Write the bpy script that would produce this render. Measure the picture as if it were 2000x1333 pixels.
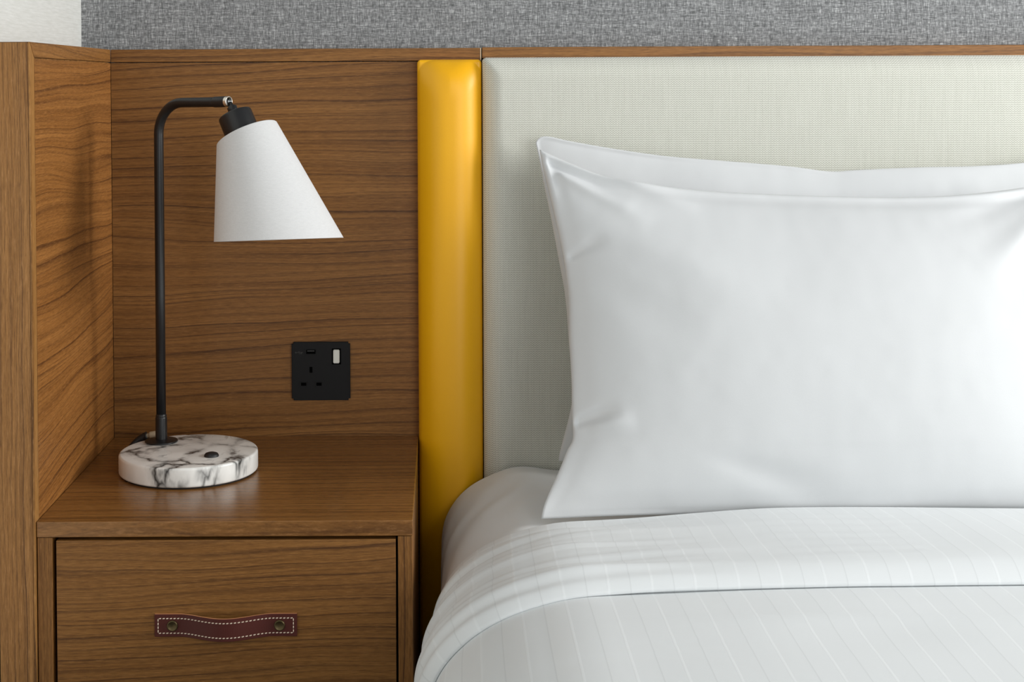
import bpy, bmesh, math
import numpy as np
from mathutils import Matrix, Vector

for o in list(bpy.data.objects):
    bpy.data.objects.remove(o, do_unlink=True)
scene = bpy.context.scene
COL = scene.collection
PI = math.pi

# ------------------------------------------------------------------ camera
FPX = 2850.0
pitch, roll = math.radians(1.2), 0.0048
Rv = Vector((1, 0, 0)); Fv = Vector((0, math.cos(pitch), -math.sin(pitch))); Uv = Vector((0, math.sin(pitch), math.cos(pitch)))
U2 = math.cos(roll) * Uv + math.sin(roll) * Rv
R2 = math.cos(roll) * Rv - math.sin(roll) * Uv
cam_d = bpy.data.cameras.new('camera')
cam = bpy.data.objects.new('camera', cam_d); COL.objects.link(cam)
cam_d.sensor_fit = 'HORIZONTAL'; cam_d.sensor_width = 36.0
cam_d.lens = 36.0 * FPX / 2000.0
cam_d.shift_x = 0.06886; cam_d.shift_y = -0.22340
cam_d.clip_start = 0.02
M = Matrix((R2, U2, -Fv)).transposed().to_4x4()
M.translation = Vector((0, -2.15, 1.143))
cam.matrix_world = M
scene.camera = cam

# ------------------------------------------------------------------ world, lights, exposure
world = bpy.data.worlds.new('world'); scene.world = world
world.use_nodes = True
bg = world.node_tree.nodes['Background']
bg.inputs[0].default_value = (0.93, 0.97, 1.0, 1); bg.inputs[1].default_value = 0.24

def area(name, loc, target, sx, sy, power, color):
    l = bpy.data.lights.new(name, 'AREA'); l.shape = 'RECTANGLE'; l.size = sx; l.size_y = sy
    l.energy = power; l.color = color
    o = bpy.data.objects.new(name, l); COL.objects.link(o)
    o.location = loc
    d = (Vector(target) - Vector(loc)).normalized()
    o.rotation_euler = d.to_track_quat('-Z', 'Z').to_euler()
    return o
# daylight through the window in the side wall, right of the bed; the wide lamp facing the bed is an added fill
area('window_daylight', (3.0, -0.95, 1.75), (0.0, -0.25, 1.0), 1.0, 1.3, 75, (1.0, 1.0, 0.985))
area('front_fill', (1.9, -3.9, 1.45), (0.1, -0.1, 0.95), 2.4, 1.3, 43, (0.98, 0.995, 1.0))

vs = scene.view_settings
vs.view_transform = 'Standard'; vs.look = 'None'; vs.gamma = 1.0; vs.exposure = 0.17
vs.use_curve_mapping = False

# ------------------------------------------------------------------ mesh helpers
def tag(o, label=None, cat=None, group=None, kind=None):
    if label: o['label'] = label
    if cat: o['category'] = cat
    if group: o['group'] = group
    if kind: o['kind'] = kind
    return o

def thing(name, loc, label, cat, group=None):
    o = bpy.data.objects.new(name, None); COL.objects.link(o); o.location = loc
    o.empty_display_size = 0.05
    return tag(o, label, cat, group)

def link(name, me, mat, parent=None, smooth=False):
    """verts are given in world space; they are stored relative to the parent chain."""
    off = Vector((0, 0, 0)); p = parent
    while p is not None:
        off += p.location; p = p.parent
    if off.length > 0:
        me.transform(Matrix.Translation(-off))
    o = bpy.data.objects.new(name, me); COL.objects.link(o)
    if parent is not None: o.parent = parent
    if mat is not None: me.materials.append(mat)
    me.polygons.foreach_set('use_smooth', [smooth] * len(me.polygons))
    me.update()
    return o

def from_bm(name, bm, mat, parent=None, smooth=False):
    bmesh.ops.recalc_face_normals(bm, faces=bm.faces)
    me = bpy.data.meshes.new(name); bm.to_mesh(me); bm.free()
    return link(name, me, mat, parent, smooth)

def add_box(bm, x0, x1, y0, y1, z0, z1):
    vs_ = [bm.verts.new(p) for p in ((x0,y0,z0),(x1,y0,z0),(x1,y1,z0),(x0,y1,z0),(x0,y0,z1),(x1,y0,z1),(x1,y1,z1),(x0,y1,z1))]
    for f in ((0,3,2,1),(4,5,6,7),(0,1,5,4),(1,2,6,5),(2,3,7,6),(3,0,4,7)):
        bm.faces.new([vs_[i] for i in f])
    return vs_

def box(name, x0, x1, y0, y1, z0, z1, mat, parent=None, bevel=0.0, seg=2):
    bm = bmesh.new(); add_box(bm, x0, x1, y0, y1, z0, z1)
    if bevel > 0:
        bmesh.ops.bevel(bm, geom=bm.edges[:], offset=bevel, segments=seg, affect='EDGES', profile=0.5)
    return from_bm(name, bm, mat, parent)

def frame_of(axis):
    a = Vector(axis).normalized()
    t = Vector((0, 0, 1)) if abs(a.z) < 0.9 else Vector((1, 0, 0))
    u = t.cross(a).normalized(); v = a.cross(u).normalized()
    return a, u, v

def lathe(name, profile, origin, axis, mat, parent=None, n=48, smooth=True, extra=None):
    """profile: (radius, height along axis)."""
    a, u, v = frame_of(axis); O = Vector(origin)
    verts = []; faces = []; rings = []
    for r, h in profile:
        if r < 1e-6:
            rings.append([len(verts)]); verts.append(O + a * h)
        else:
            idx = []
            for k in range(n):
                t = 2 * PI * k / n
                idx.append(len(verts)); verts.append(O + a * h + u * (r * math.cos(t)) + v * (r * math.sin(t)))
            rings.append(idx)
    for A, B in zip(rings, rings[1:]):
        for k in range(n):
            k2 = (k + 1) % n
            if len(A) == 1 and len(B) == 1: continue
            if len(A) == 1: faces.append((A[0], B[k2], B[k]))
            elif len(B) == 1: faces.append((A[k], A[k2], B[0]))
            else: faces.append((A[k], A[k2], B[k2], B[k]))
    me = bpy.data.meshes.new(name); me.from_pydata([tuple(q) for q in verts], [], faces)
    o = link(name, me, mat, parent, smooth)
    return o

def rounded(profile, r, seg=4):
    """round the inner corners of a lathe profile polyline."""
    out = [profile[0]]
    for i in range(1, len(profile) - 1):
        p0, p1, p2 = (Vector(profile[j]) for j in (i - 1, i, i + 1))
        d0 = (p0 - p1); d1 = (p2 - p1)
        rr = min(r, d0.length * 0.45, d1.length * 0.45)
        a = p1 + d0.normalized() * rr; b = p1 + d1.normalized() * rr
        for k in range(seg + 1):
            t = k / seg
            q = a * (1 - t) ** 2 + p1 * 2 * t * (1 - t) + b * t * t
            out.append((q.x, q.y))
    out.append(profile[-1])
    return out

def tube(name, path, radius, mat, parent=None, n=24, caps=True):
    P = [Vector(p) for p in path]
    rad = radius if hasattr(radius, '__len__') else [radius] * len(P)
    T = []
    for i in range(len(P)):
        T.append((P[min(i + 1, len(P) - 1)] - P[max(i - 1, 0)]).normalized())
    a, u, v = frame_of(T[0])
    verts = []; faces = []
    for i in range(len(P)):
        u = (u - T[i] * u.dot(T[i])).normalized(); v = T[i].cross(u)
        for k in range(n):
            t = 2 * PI * k / n
            verts.append(tuple(P[i] + u * (rad[i] * math.cos(t)) + v * (rad[i] * math.sin(t))))
    for i in range(len(P) - 1):
        for k in range(n):
            k2 = (k + 1) % n
            faces.append((i * n + k, i * n + k2, (i + 1) * n + k2, (i + 1) * n + k))
    if caps:
        faces.append(tuple(range(n - 1, -1, -1))); faces.append(tuple((len(P) - 1) * n + k for k in range(n)))
    me = bpy.data.meshes.new(name); me.from_pydata(verts, [], faces)
    return link(name, me, mat, parent, True)

def grid_faces(nu, nv, base=0, flip=False):
    i, j = np.meshgrid(np.arange(nu - 1), np.arange(nv - 1), indexing='ij')
    a = base + i * nv + j; b = base + (i + 1) * nv + j; c = base + (i + 1) * nv + j + 1; d = base + i * nv + j + 1
    f = np.stack([a, b, c, d], -1).reshape(-1, 4)
    return f[:, ::-1] if flip else f

def grid_obj(name, V, F, mat, parent=None, uv=None, smooth=True):
    me = bpy.data.meshes.new(name)
    me.from_pydata(V.tolist(), [], F.tolist())
    if uv is not None:
        lay = me.uv_layers.new(name='UVMap')
        li = np.zeros(len(me.loops), dtype=np.int32); me.loops.foreach_get('vertex_index', li)
        lay.data.foreach_set('uv', uv[li].astype(np.float32).ravel())
    return link(name, me, mat, parent, smooth)

# lattice noise for cloth relief
def vnoise(x, y, seed=0):
    xi = np.floor(x).astype(np.int64); yi = np.floor(y).astype(np.int64)
    xf = x - xi; yf = y - yi
    def h(a, b):
        n = (a * 374761393 + b * 668265263 + seed * 1274126177) & 0xffffffff
        n = ((n ^ (n >> 13)) * 1274126177) & 0xffffffff
        return ((n ^ (n >> 16)) & 0xffff) / 65535.0
    sx = xf * xf * xf * (xf * (xf * 6 - 15) + 10); sy = yf * yf * yf * (yf * (yf * 6 - 15) + 10)
    a = h(xi, yi); b = h(xi + 1, yi); c = h(xi, yi + 1); d = h(xi + 1, yi + 1)
    return (a + (b - a) * sx + (c - a) * sy + (a - b - c + d) * sx * sy) * 2 - 1
def fbm(x, y, oct=4, seed=0):
    s = 0; am = 1.0
    for k in range(oct):
        s = s + am * vnoise(x * 2 ** k + 17.3 * k, y * 2 ** k - 9.1 * k, seed + k); am *= 0.5
    return s
def sstep(a, b, x):
    t = np.clip((x - a) / (b - a), 0, 1); return t * t * (3 - 2 * t)

# ------------------------------------------------------------------ material helpers
class NT:
    def __init__(self, name):
        self.m = bpy.data.materials.new(name); self.m.use_nodes = True
        self.t = self.m.node_tree; self.b = self.t.nodes['Principled BSDF']
    def n(self, typ, **kw):
        nd = self.t.nodes.new(typ)
        for k, v in kw.items():
            if k.startswith('i_'): nd.inputs[k[2:].replace('_', ' ')].default_value = v
            else: setattr(nd, k, v)
        return nd
    def l(self, a, b): self.t.links.new(a, b)
    def math(self, op, a, b=None, c=None):
        nd = self.t.nodes.new('ShaderNodeMath'); nd.operation = op
        for i, v in enumerate((a, b, c)):
            if v is None: continue
            if isinstance(v, (int, float)): nd.inputs[i].default_value = v
            else: self.l(v, nd.inputs[i])
        return nd.outputs[0]
    def mix(self, fac, a, b, blend='MIX'):
        nd = self.t.nodes.new('ShaderNodeMix'); nd.data_type = 'RGBA'; nd.blend_type = blend; nd.clamp_factor = True
        for sock, v in ((nd.inputs[0], fac), (nd.inputs[6], a), (nd.inputs[7], b)):
            if isinstance(v, (int, float)): sock.default_value = v
            elif isinstance(v, tuple): sock.default_value = v if len(v) == 4 else (*v, 1)
            else: self.l(v, sock)
        return nd.outputs[2]
    def ramp(self, fac, stops):
        nd = self.t.nodes.new('ShaderNodeValToRGB'); cr = nd.color_ramp
        while len(cr.elements) < len(stops): cr.elements.new(0.5)
        for e, (p, c) in zip(cr.elements, stops):
            e.position = p; e.color = (c, c, c, 1) if isinstance(c, (int, float)) else (*c, 1)
        self.l(fac, nd.inputs[0]); return nd.outputs[0]
    def noise(self, vec, scale, detail=3, rough=0.5, dist=0.0):
        nd = self.n('ShaderNodeTexNoise'); nd.inputs['Scale'].default_value = scale
        nd.inputs['Detail'].default_value = detail; nd.inputs['Roughness'].default_value = rough
        nd.inputs['Distortion'].default_value = dist
        self.l(vec, nd.inputs['Vector']); return nd.outputs['Fac']
    def comb(self, x, y, z):
        nd = self.t.nodes.new('ShaderNodeCombineXYZ')
        for i, v in enumerate((x, y, z)):
            if isinstance(v, (int, float)): nd.inputs[i].default_value = v
            else: self.l(v, nd.inputs[i])
        return nd.outputs[0]
    def sep(self, vec):
        nd = self.t.nodes.new('ShaderNodeSeparateXYZ'); self.l(vec, nd.inputs[0]); return nd.outputs
    def bump(self, h, strength, dist=0.001):
        nd = self.t.nodes.new('ShaderNodeBump'); nd.inputs['Strength'].default_value = strength
        nd.inputs['Distance'].default_value = dist; self.l(h, nd.inputs['Height'])
        self.l(nd.outputs[0], self.b.inputs['Normal'])
    def color(self, c):
        if isinstance(c, tuple): self.b.inputs['Base Color'].default_value = (*c, 1)
        else: self.l(c, self.b.inputs['Base Color'])
    def set(self, **kw):
        for k, v in kw.items(): self.b.inputs[k.replace('_', ' ')].default_value = v

def lin(r, g, b):
    f = lambda c: (c / 255 / 12.92) if c <= 10 else ((c / 255 + 0.055) / 1.055) ** 2.4
    return (f(r), f(g), f(b))

def plain(name, c, rough=0.5, metal=0.0, **kw):
    k = NT(name); k.color(c); k.set(Roughness=rough, Metallic=metal, **kw)
    co = k.n('ShaderNodeTexCoord').outputs['Object']
    k.bump(k.noise(co, 900, 2), 0.06, 0.0004)
    return k.m

def wood(name, along='X', cross='Z', seed=0.0, tilt=0.0, tone=1.0, ring=62.0, rough=0.42, warp=0.011, tint=(1, 1, 1), spec=0.35):
    k = NT(name)
    co = k.n('ShaderNodeTexCoord').outputs['Object']
    s = k.sep(co); ix = {'X': 0, 'Y': 1, 'Z': 2}
    g0, c0 = s[ix[along]], s[ix[cross]]
    third = [q for q in 'XYZ' if q not in (along, cross)][0]
    d0 = s[ix[third]]
    g = k.math('ADD', k.math('MULTIPLY', g0, math.cos(tilt)), k.math('MULTIPLY', c0, math.sin(tilt)))
    c = k.math('ADD', k.math('MULTIPLY', g0, -math.sin(tilt)), k.math('MULTIPLY', c0, math.cos(tilt)))
    g = k.math('ADD', g, 3.7 * seed); c = k.math('ADD', c, 1.3 * seed)
    # slow wander of the grain, stronger in places so that it opens into flames
    w1 = k.noise(k.comb(k.math('MULTIPLY', g, 1.5), k.math('MULTIPLY', c, 4.2), seed), 1.0, 2, 0.4)
    w2 = k.noise(k.comb(k.math('MULTIPLY', g, 7.0), k.math('MULTIPLY', c, 24.0), seed + 4), 1.0, 2, 0.5)
    cw = k.math('ADD', c, k.math('MULTIPLY', k.math('SUBTRACT', w1, 0.5), warp * 8.0))
    cw = k.math('ADD', cw, k.math('MULTIPLY', k.math('SUBTRACT', w2, 0.5), 0.0055))
    cw = k.math('ADD', cw, k.math('MULTIPLY', d0, 0.35))
    # growth lines: a saw with a dark late-wood edge, of uneven spacing and strength
    jit = k.noise(k.comb(k.math('MULTIPLY', g, 0.6), k.math('MULTIPLY', cw, 22.0), seed + 13), 1.0, 2, 0.5)
    cj = k.math('ADD', k.math('MULTIPLY', cw, ring), k.math('MULTIPLY', jit, 2.6))
    saw = k.math('FRACT', cj)
    line = k.ramp(saw, [(0.0, 0.0), (0.60, 0.06), (0.84, 0.38), (0.92, 1.0), (0.97, 1.0), (1.0, 0.0)])
    lmod = k.noise(k.comb(k.math('MULTIPLY', g, 1.5), k.math('MULTIPLY', cw, 46.0), seed + 9), 1.0, 2, 0.5)
    line = k.math('MULTIPLY', line, k.ramp(lmod, [(0.34, 0.0), (0.60, 1.0)]))
    saw2 = k.math('FRACT', k.math('MULTIPLY', cj, 2.37))
    line2 = k.ramp(saw2, [(0.0, 0.0), (0.7, 0.2), (0.88, 1.0), (0.96, 1.0), (1.0, 0.0)])
    # broad streaks, thin streaks and fine fibre
    st = k.noise(k.comb(k.math('MULTIPLY', g, 2.2), k.math('MULTIPLY', cw, 70.0), seed), 1.0, 4, 0.6)
    st2 = k.noise(k.comb(k.math('MULTIPLY', g, 2.2), k.math('MULTIPLY', cw, 300.0), seed + 3), 1.0, 3, 0.6)
    fib = k.noise(k.comb(k.math('MULTIPLY', g, 60.0), k.math('MULTIPLY', c, 850.0), k.math('MULTIPLY', d0, 300.0)), 1.0, 3, 0.7)
    big = k.noise(k.comb(k.math('MULTIPLY', g, 1.6), k.math('MULTIPLY', cw, 9.0), seed + 2), 1.0, 2, 0.5)
    tt = lambda q: tuple(min(0.9, v * tone * w * 0.90) for v, w in zip(q, tint))
    L = tt((0.365, 0.167, 0.044)); Mi = tt((0.238, 0.099, 0.0215)); Dk = tt((0.066, 0.023, 0.0060)); Hi = tt((0.54, 0.265, 0.092))
    base = k.mix(k.ramp(st, [(0.30, 0.0), (0.70, 1.0)]), Mi, L)
    base = k.mix(k.math('MULTIPLY', k.ramp(big, [(0.35, 0.0), (0.7, 1.0)]), 0.40), base, Mi)
    base = k.mix(k.math('MULTIPLY', k.ramp(st2, [(0.50, 0.0), (0.70, 1.0)]), 0.46), base, Dk)
    base = k.mix(k.math('MULTIPLY', line2, 0.30), base, Dk)
    base = k.mix(k.math('MULTIPLY', line, 0.80), base, Dk)
    base = k.mix(k.math('MULTIPLY', k.ramp(fib, [(0.32, 1.0), (0.47, 0.0)]), 0.46), base, Dk)
    base = k.mix(k.math('MULTIPLY', k.ramp(fib, [(0.53, 0.0), (0.70, 1.0)]), 0.34), base, Hi)
    k.color(base); k.set(Roughness=rough)
    k.b.inputs['Specular IOR Level'].default_value = spec
    k.bump(k.math('SUBTRACT', fib, k.math('MULTIPLY', line, 0.5)), 0.10, 0.0005)
    return k.m

def weave_wall(name):
    k = NT(name); co = k.n('ShaderNodeTexCoord').outputs['Object']; s = k.sep(co)
    h = k.noise(k.comb(k.math('MULTIPLY', s[0], 95.0), k.math('MULTIPLY', s[2], 640.0), 1.0), 1.0, 3, 0.7)
    v = k.noise(k.comb(k.math('MULTIPLY', s[0], 640.0), k.math('MULTIPLY', s[2], 95.0), 7.0), 1.0, 3, 0.7)
    sl = k.noise(k.comb(k.math('MULTIPLY', s[0], 14.0), k.math('MULTIPLY', s[2], 300.0), 3.0), 1.0, 2, 0.5)
    sv = k.noise(k.comb(k.math('MULTIPLY', s[0], 260.0), k.math('MULTIPLY', s[2], 9.0), 5.0), 1.0, 2, 0.5)
    f = k.math('ADD', k.math('MULTIPLY', k.math('ADD', h, v), 0.38), k.math('MULTIPLY', k.math('ADD', sl, sv), 0.12))
    col = k.ramp(f, [(0.34, lin(58, 59, 60)), (0.47, lin(116, 117, 118)), (0.54, lin(152, 153, 154)), (0.66, lin(222, 223, 223))])
    k.color(col); k.set(Roughness=0.85); k.bump(f, 0.35, 0.0008)
    return k.m

def white_paper(name):
    k = NT(name); co = k.n('ShaderNodeTexCoord').outputs['Object']; s = k.sep(co)
    h = k.noise(k.comb(k.math('MULTIPLY', s[1], 28.0), k.math('MULTIPLY', s[2], 420.0), 1.0), 1.0, 4, 0.6)
    k.color(k.ramp(h, [(0.3, lin(206, 206, 200)), (0.7, lin(224, 224, 220))])); k.set(Roughness=0.8); k.bump(h, 0.25, 0.0008)
    return k.m

def upholstery(name):
    k = NT(name); co = k.n('ShaderNodeTexCoord').outputs['Object']; s = k.sep(co)
    px, pz = 0.0040, 0.0032
    u = k.math('MULTIPLY', s[0], 1 / px); tri = k.math('ABSOLUTE', k.math('SUBTRACT', k.math('FRACT', u), 0.5))
    wv = k.math('FRACT', k.math('ADD', k.math('MULTIPLY', s[2], 1 / pz), k.math('MULTIPLY', tri, 1.3)))
    dots = k.ramp(wv, [(0.0, 0.0), (0.28, 1.0), (0.66, 1.0), (0.98, 0.0)])
    colm = k.ramp(tri, [(0.0, 0.25), (0.12, 1.0), (0.40, 1.0), (0.5, 0.45)])
    irr = k.noise(k.comb(k.math('MULTIPLY', s[0], 240.0), k.math('MULTIPLY', s[2], 14.0), 2.0), 1.0, 3, 0.6)
    irr2 = k.noise(co, 420, 2, 0.5)
    f = k.math('MULTIPLY', dots, colm)
    f2 = k.math('ADD', k.math('MULTIPLY', f, 0.70), k.math('ADD', k.math('MULTIPLY', irr, 0.22), k.math('MULTIPLY', irr2, 0.16)))
    k.color(k.ramp(f2, [(0.12, lin(163, 163, 150)), (0.55, lin(210, 210, 199)), (0.95, lin(231, 231, 222))]))
    k.set(Roughness=0.85); k.b.inputs['Sheen Weight'].default_value = 0.15
    k.bump(f2, 0.30, 0.0006)
    return k.m

def leather(name, c0, c1, rough, scale=520):
    k = NT(name); co = k.n('ShaderNodeTexCoord').outputs['Object']
    vo = k.n('ShaderNodeTexVoronoi'); vo.inputs['Scale'].default_value = scale; vo.feature = 'DISTANCE_TO_EDGE'
    k.l(co, vo.inputs['Vector'])
    nz = k.noise(co, 14, 3)
    k.color(k.mix(nz, c0, c1)); k.set(Roughness=rough)
    k.bump(k.ramp(vo.outputs['Distance'], [(0.0, 0.0), (0.12, 1.0)]), 0.10, 0.0005)
    return k.m

def cotton(name, col, rough=0.75, stripes=False, trans=0.0):
    k = NT(name)
    if stripes:
        uv = k.n('ShaderNodeTexCoord').outputs['UV']; s = k.sep(uv)
        t = k.math('FRACT', k.math('MULTIPLY', s[0], 1 / 0.0452))
        band = k.ramp(t, [(0.0, 0.0), (0.012, 1.0), (0.488, 1.0), (0.5, 0.0)])
        edge_d = k.ramp(t, [(0.475, 0.0), (0.487, 1.0), (0.503, 1.0), (0.515, 0.0)])
        edge_l = k.ramp(t, [(0.0, 1.0), (0.018, 1.0), (0.034, 0.0), (0.966, 0.0), (0.982, 1.0)])
        a = tuple(v * 1.0 for v in col); b = tuple(v * 0.982 for v in col)
        base = k.mix(band, b, a)
        base = k.mix(k.math('MULTIPLY', edge_d, 0.30), base, tuple(v * 0.72 for v in col))
        base = k.mix(k.math('MULTIPLY', edge_l, 0.65), base, tuple(min(0.95, v * 1.07) for v in col))
        k.color(base)
        k.l(k.math('SUBTRACT', 0.78, k.math('MULTIPLY', band, 0.22)), k.b.inputs['Roughness'])
        fine = k.noise(k.comb(k.math('MULTIPLY', s[0], 900.0), k.math('MULTIPLY', s[1], 900.0), 0.0), 1.0, 2)
        k.bump(k.math('ADD', k.math('MULTIPLY', fine, 0.5), k.math('MULTIPLY', edge_l, 0.6)), 0.12, 0.0006)
    else:
        co = k.n('ShaderNodeTexCoord').outputs['Object']
        k.color(col); k.set(Roughness=rough); k.bump(k.noise(co, 700, 3), 0.10, 0.0005)
    k.b.inputs['Sheen Weight'].default_value = 0.08
    return k.m

def marble(name):
    k = NT(name); co = k.n('ShaderNodeTexCoord').outputs['Object']
    n1 = k.n('ShaderNodeTexNoise'); n1.inputs['Scale'].default_value = 14; n1.inputs['Detail'].default_value = 5; n1.inputs['Roughness'].default_value = 0.6
    mp = k.n('ShaderNodeMapping'); mp.inputs['Scale'].default_value = (1, 1, 0.45); mp.inputs['Rotation'].default_value = (0.3, 0.2, 0.6); mp.inputs['Location'].default_value = (0.31, 0.17, 0.05)
    k.l(co, mp.inputs['Vector']); k.l(mp.outputs[0], n1.inputs['Vector'])
    warp = k.n('ShaderNodeVectorMath', operation='MULTIPLY_ADD'); k.l(n1.outputs['Color'], warp.inputs[0]); warp.inputs[1].default_value = (0.075,) * 3; k.l(mp.outputs[0], warp.inputs[2])
    vo = k.n('ShaderNodeTexVoronoi'); vo.feature = 'DISTANCE_TO_EDGE'; vo.inputs['Scale'].default_value = 17
    k.l(warp.outputs[0], vo.inputs['Vector'])
    vein = k.ramp(vo.outputs['Distance'], [(0.0, 1.0), (0.028, 0.75), (0.09, 0.2), (0.2, 0.0)])
    amt = k.ramp(k.noise(mp.outputs[0], 19, 3), [(0.40, 0.0), (0.56, 1.0)])
    vo2 = k.n('ShaderNodeTexVoronoi'); vo2.feature = 'DISTANCE_TO_EDGE'; vo2.inputs['Scale'].default_value = 44
    k.l(warp.outputs[0], vo2.inputs['Vector'])
    v2 = k.ramp(vo2.outputs['Distance'], [(0.0, 0.8), (0.05, 0.1), (0.12, 0.0)])
    amt2 = k.ramp(k.noise(mp.outputs[0], 26, 2), [(0.54, 0.0), (0.68, 1.0)])
    f = k.math('MAXIMUM', k.math('MULTIPLY', vein, amt), k.math('MULTIPLY', k.math('MULTIPLY', v2, amt2), 0.7))
    cloud = k.ramp(k.noise(mp.outputs[0], 22, 4), [(0.45, lin(250, 250, 246)), (0.75, lin(228, 227, 222))])
    k.color(k.mix(f, cloud, lin(34, 33, 31))); k.set(Roughness=0.28)
    return k.m

def shade_mat(name):
    k = NT(name); co = k.n('ShaderNodeTexCoord').outputs['Object']; s = k.sep(co)
    a = k.noise(k.comb(k.math('MULTIPLY', s[0], 180.0), k.math('MULTIPLY', s[1], 180.0), k.math('MULTIPLY', s[2], 1300.0)), 1.0, 2)
    b = k.noise(k.comb(k.math('MULTIPLY', s[0], 1300.0), k.math('MULTIPLY', s[1], 1300.0), k.math('MULTIPLY', s[2], 180.0)), 1.0, 2)
    f = k.math('MULTIPLY', k.math('ADD', a, b), 0.5)
    k.color(k.ramp(f, [(0.3, lin(224, 224, 224)), (0.7, lin(240, 240, 240))])); k.set(Roughness=0.9)
    k.bump(f, 0.12, 0.0006)
    tr = k.n('ShaderNodeBsdfTranslucent'); tr.inputs[0].default_value = (0.9, 0.9, 0.88, 1)
    mx = k.n('ShaderNodeMixShader'); mx.inputs[0].default_value = 0.22
    out = k.t.nodes['Material Output']
    k.l(k.b.outputs[0], mx.inputs[1]); k.l(tr.outputs[0], mx.inputs[2]); k.l(mx.outputs[0], out.inputs['Surface'])
    return k.m

def carpet(name):
    k = NT(name); co = k.n('ShaderNodeTexCoord').outputs['Object']
    n = k.noise(co, 220, 4); k.color(k.ramp(n, [(0.3, lin(70, 68, 66)), (0.7, lin(118, 114, 110))])); k.set(Roughness=0.95); k.bump(n, 0.5, 0.003)
    return k.m

MAT = dict(
    panel=wood('walnut_panel_grain', 'X', 'Z', 1.0, 0.02, 1.0),
    trim=wood('walnut_trim_grain', 'X', 'Z', 2.0, 0.0, 1.0),
    rtrim=wood('walnut_headboard_trim_grain', 'X', 'Z', 6.0, 0.02, 1.1),
    wing_side=wood('walnut_wing_side_grain', 'Y', 'Z', 3.0, 0.03, 1.12, 52.0, 0.42, 0.017, (1.05, 0.98, 0.92)),
    wing_trim=wood('walnut_wing_trim_grain', 'Y', 'Z', 4.0, 0.0, 1.1),
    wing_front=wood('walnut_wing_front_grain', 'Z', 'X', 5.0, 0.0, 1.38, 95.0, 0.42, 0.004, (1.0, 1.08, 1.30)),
    lit_edge_band=wood('lit_edge_band_grain', 'Z', 'Y', 12.0, 0.0, 1.55, 60.0, 0.40, 0.004, (1.0, 1.10, 1.25)),  # window light on the post's inner face, painted in as lighter walnut
    shelf=wood('walnut_shelf_grain', 'X', 'Y', 7.0, 0.0, 1.0, 60.0, 0.27, 0.006, spec=0.6),
    side=wood('walnut_side_grain', 'Z', 'X', 8.0, 0.0, 1.0, 110.0, 0.42, 0.004),
    drawer=wood('walnut_drawer_grain', 'X', 'Z', 9.0, 0.02, 1.0),
    wall=weave_wall('grey_woven_wallpaper'), paper=white_paper('white_wallpaper'),
    fabric=upholstery('oatmeal_upholstery'), yellow=leather('mustard_leather', lin(250, 185, 9), lin(248, 180, 6), 0.40),
    sheet=cotton('white_sheet_cotton', (0.80, 0.82, 0.825)), pillow=cotton('white_pillow_cotton', (0.695, 0.71, 0.72)),
    duvet=cotton('white_stripe_cotton', (0.80, 0.825, 0.835), stripes=True),
    black=plain('black_satin_metal', (0.0105, 0.0105, 0.0112), 0.36), black_plastic=plain('black_plastic', (0.012, 0.012, 0.013), 0.5),
    hole=plain('socket_hole_black', (0.0008, 0.0008, 0.0008), 0.9, **{'Specular_IOR_Level': 0.05}), plate=plain('black_plate', (0.0085, 0.0087, 0.0092), 0.6, **{'Specular_IOR_Level': 0.25}),
    dark_steel=plain('dark_steel', (0.30, 0.32, 0.34), 0.3, 1.0), steel=plain('brushed_steel', (0.78, 0.75, 0.68), 0.32, 1.0), print=plain('grey_print', (0.05, 0.05, 0.05), 0.7),
    strap=leather('oxblood_leather', lin(84, 27, 16), lin(70, 21, 13), 0.5, 700), strap_edge=plain('tan_leather_edge', lin(196, 138, 92), 0.7),
    thread=plain('cream_thread', lin(232, 214, 192), 0.8), bronze=plain('aged_bronze', (0.13, 0.095, 0.045), 0.42, 0.85),
    marble=marble('white_marble'), shade=shade_mat('white_linen_shade'), felt=plain('black_felt', (0.01, 0.009, 0.009), 0.9),
    carpet=carpet('grey_carpet'), pale_edge=plain('pale_veneer_edge', lin(214, 190, 158), 0.6), base=plain('bed_base_fabric', lin(96, 92, 88), 0.9), clear=plain('pale_cable_gland', lin(190, 176, 150), 0.35),
)

# ------------------------------------------------------------------ the room
WY = 0.02           # face of the back wall
LX = -0.5345        # face of the left wall
def struct(o): o['kind'] = 'structure'; return o
struct(box('wall_back', LX - 0.1, 3.6, WY, WY + 0.1, 0.0, 2.6, MAT['wall']))
struct(box('wall_left', LX - 0.1, LX, -3.2, WY, 0.0, 2.6, MAT['paper']))
struct(box('floor', LX - 0.1, 3.6, -4.5, WY + 0.1, -0.05, 0.0, MAT['carpet']))

# ------------------------------------------------------------------ bedside surround (wood panel, wing, trims, yellow bolster)
ZTOP, ZSEAM = 1.1928, 1.1742
WX0, WX1, WF = -0.5300, -0.4870, -0.4215      # wing outer, inner face, front
sur = thing('bedside_surround', (-0.24, 0.0, 0.0), 'walnut-veneered bedside surround with left wing and mustard yellow leather bolster', 'headboard')
box('back_panel', WX1 + 0.0006, 0.0585, 0.0, WY - 0.001, 0.0, ZSEAM - 0.0012, MAT['panel'], sur)
box('trim_end', 0.0574, 0.0588, -0.0008, WY - 0.001, ZSEAM, ZTOP, MAT['pale_edge'], sur)['label'] = 'pale raw edge of the trim'
box('top_trim', WX1 + 0.0004, 0.0574, -0.0006, WY - 0.001, ZSEAM, ZTOP, MAT['trim'], sur, 0.0006, 1)
SW = 0.0185   # width of the wing's edge strips
box('wing_core', WX0 + 0.001, WX1 - 0.004, WF + SW, WY - 0.002, 0.0, ZSEAM, MAT['wing_front'], sur)
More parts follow.
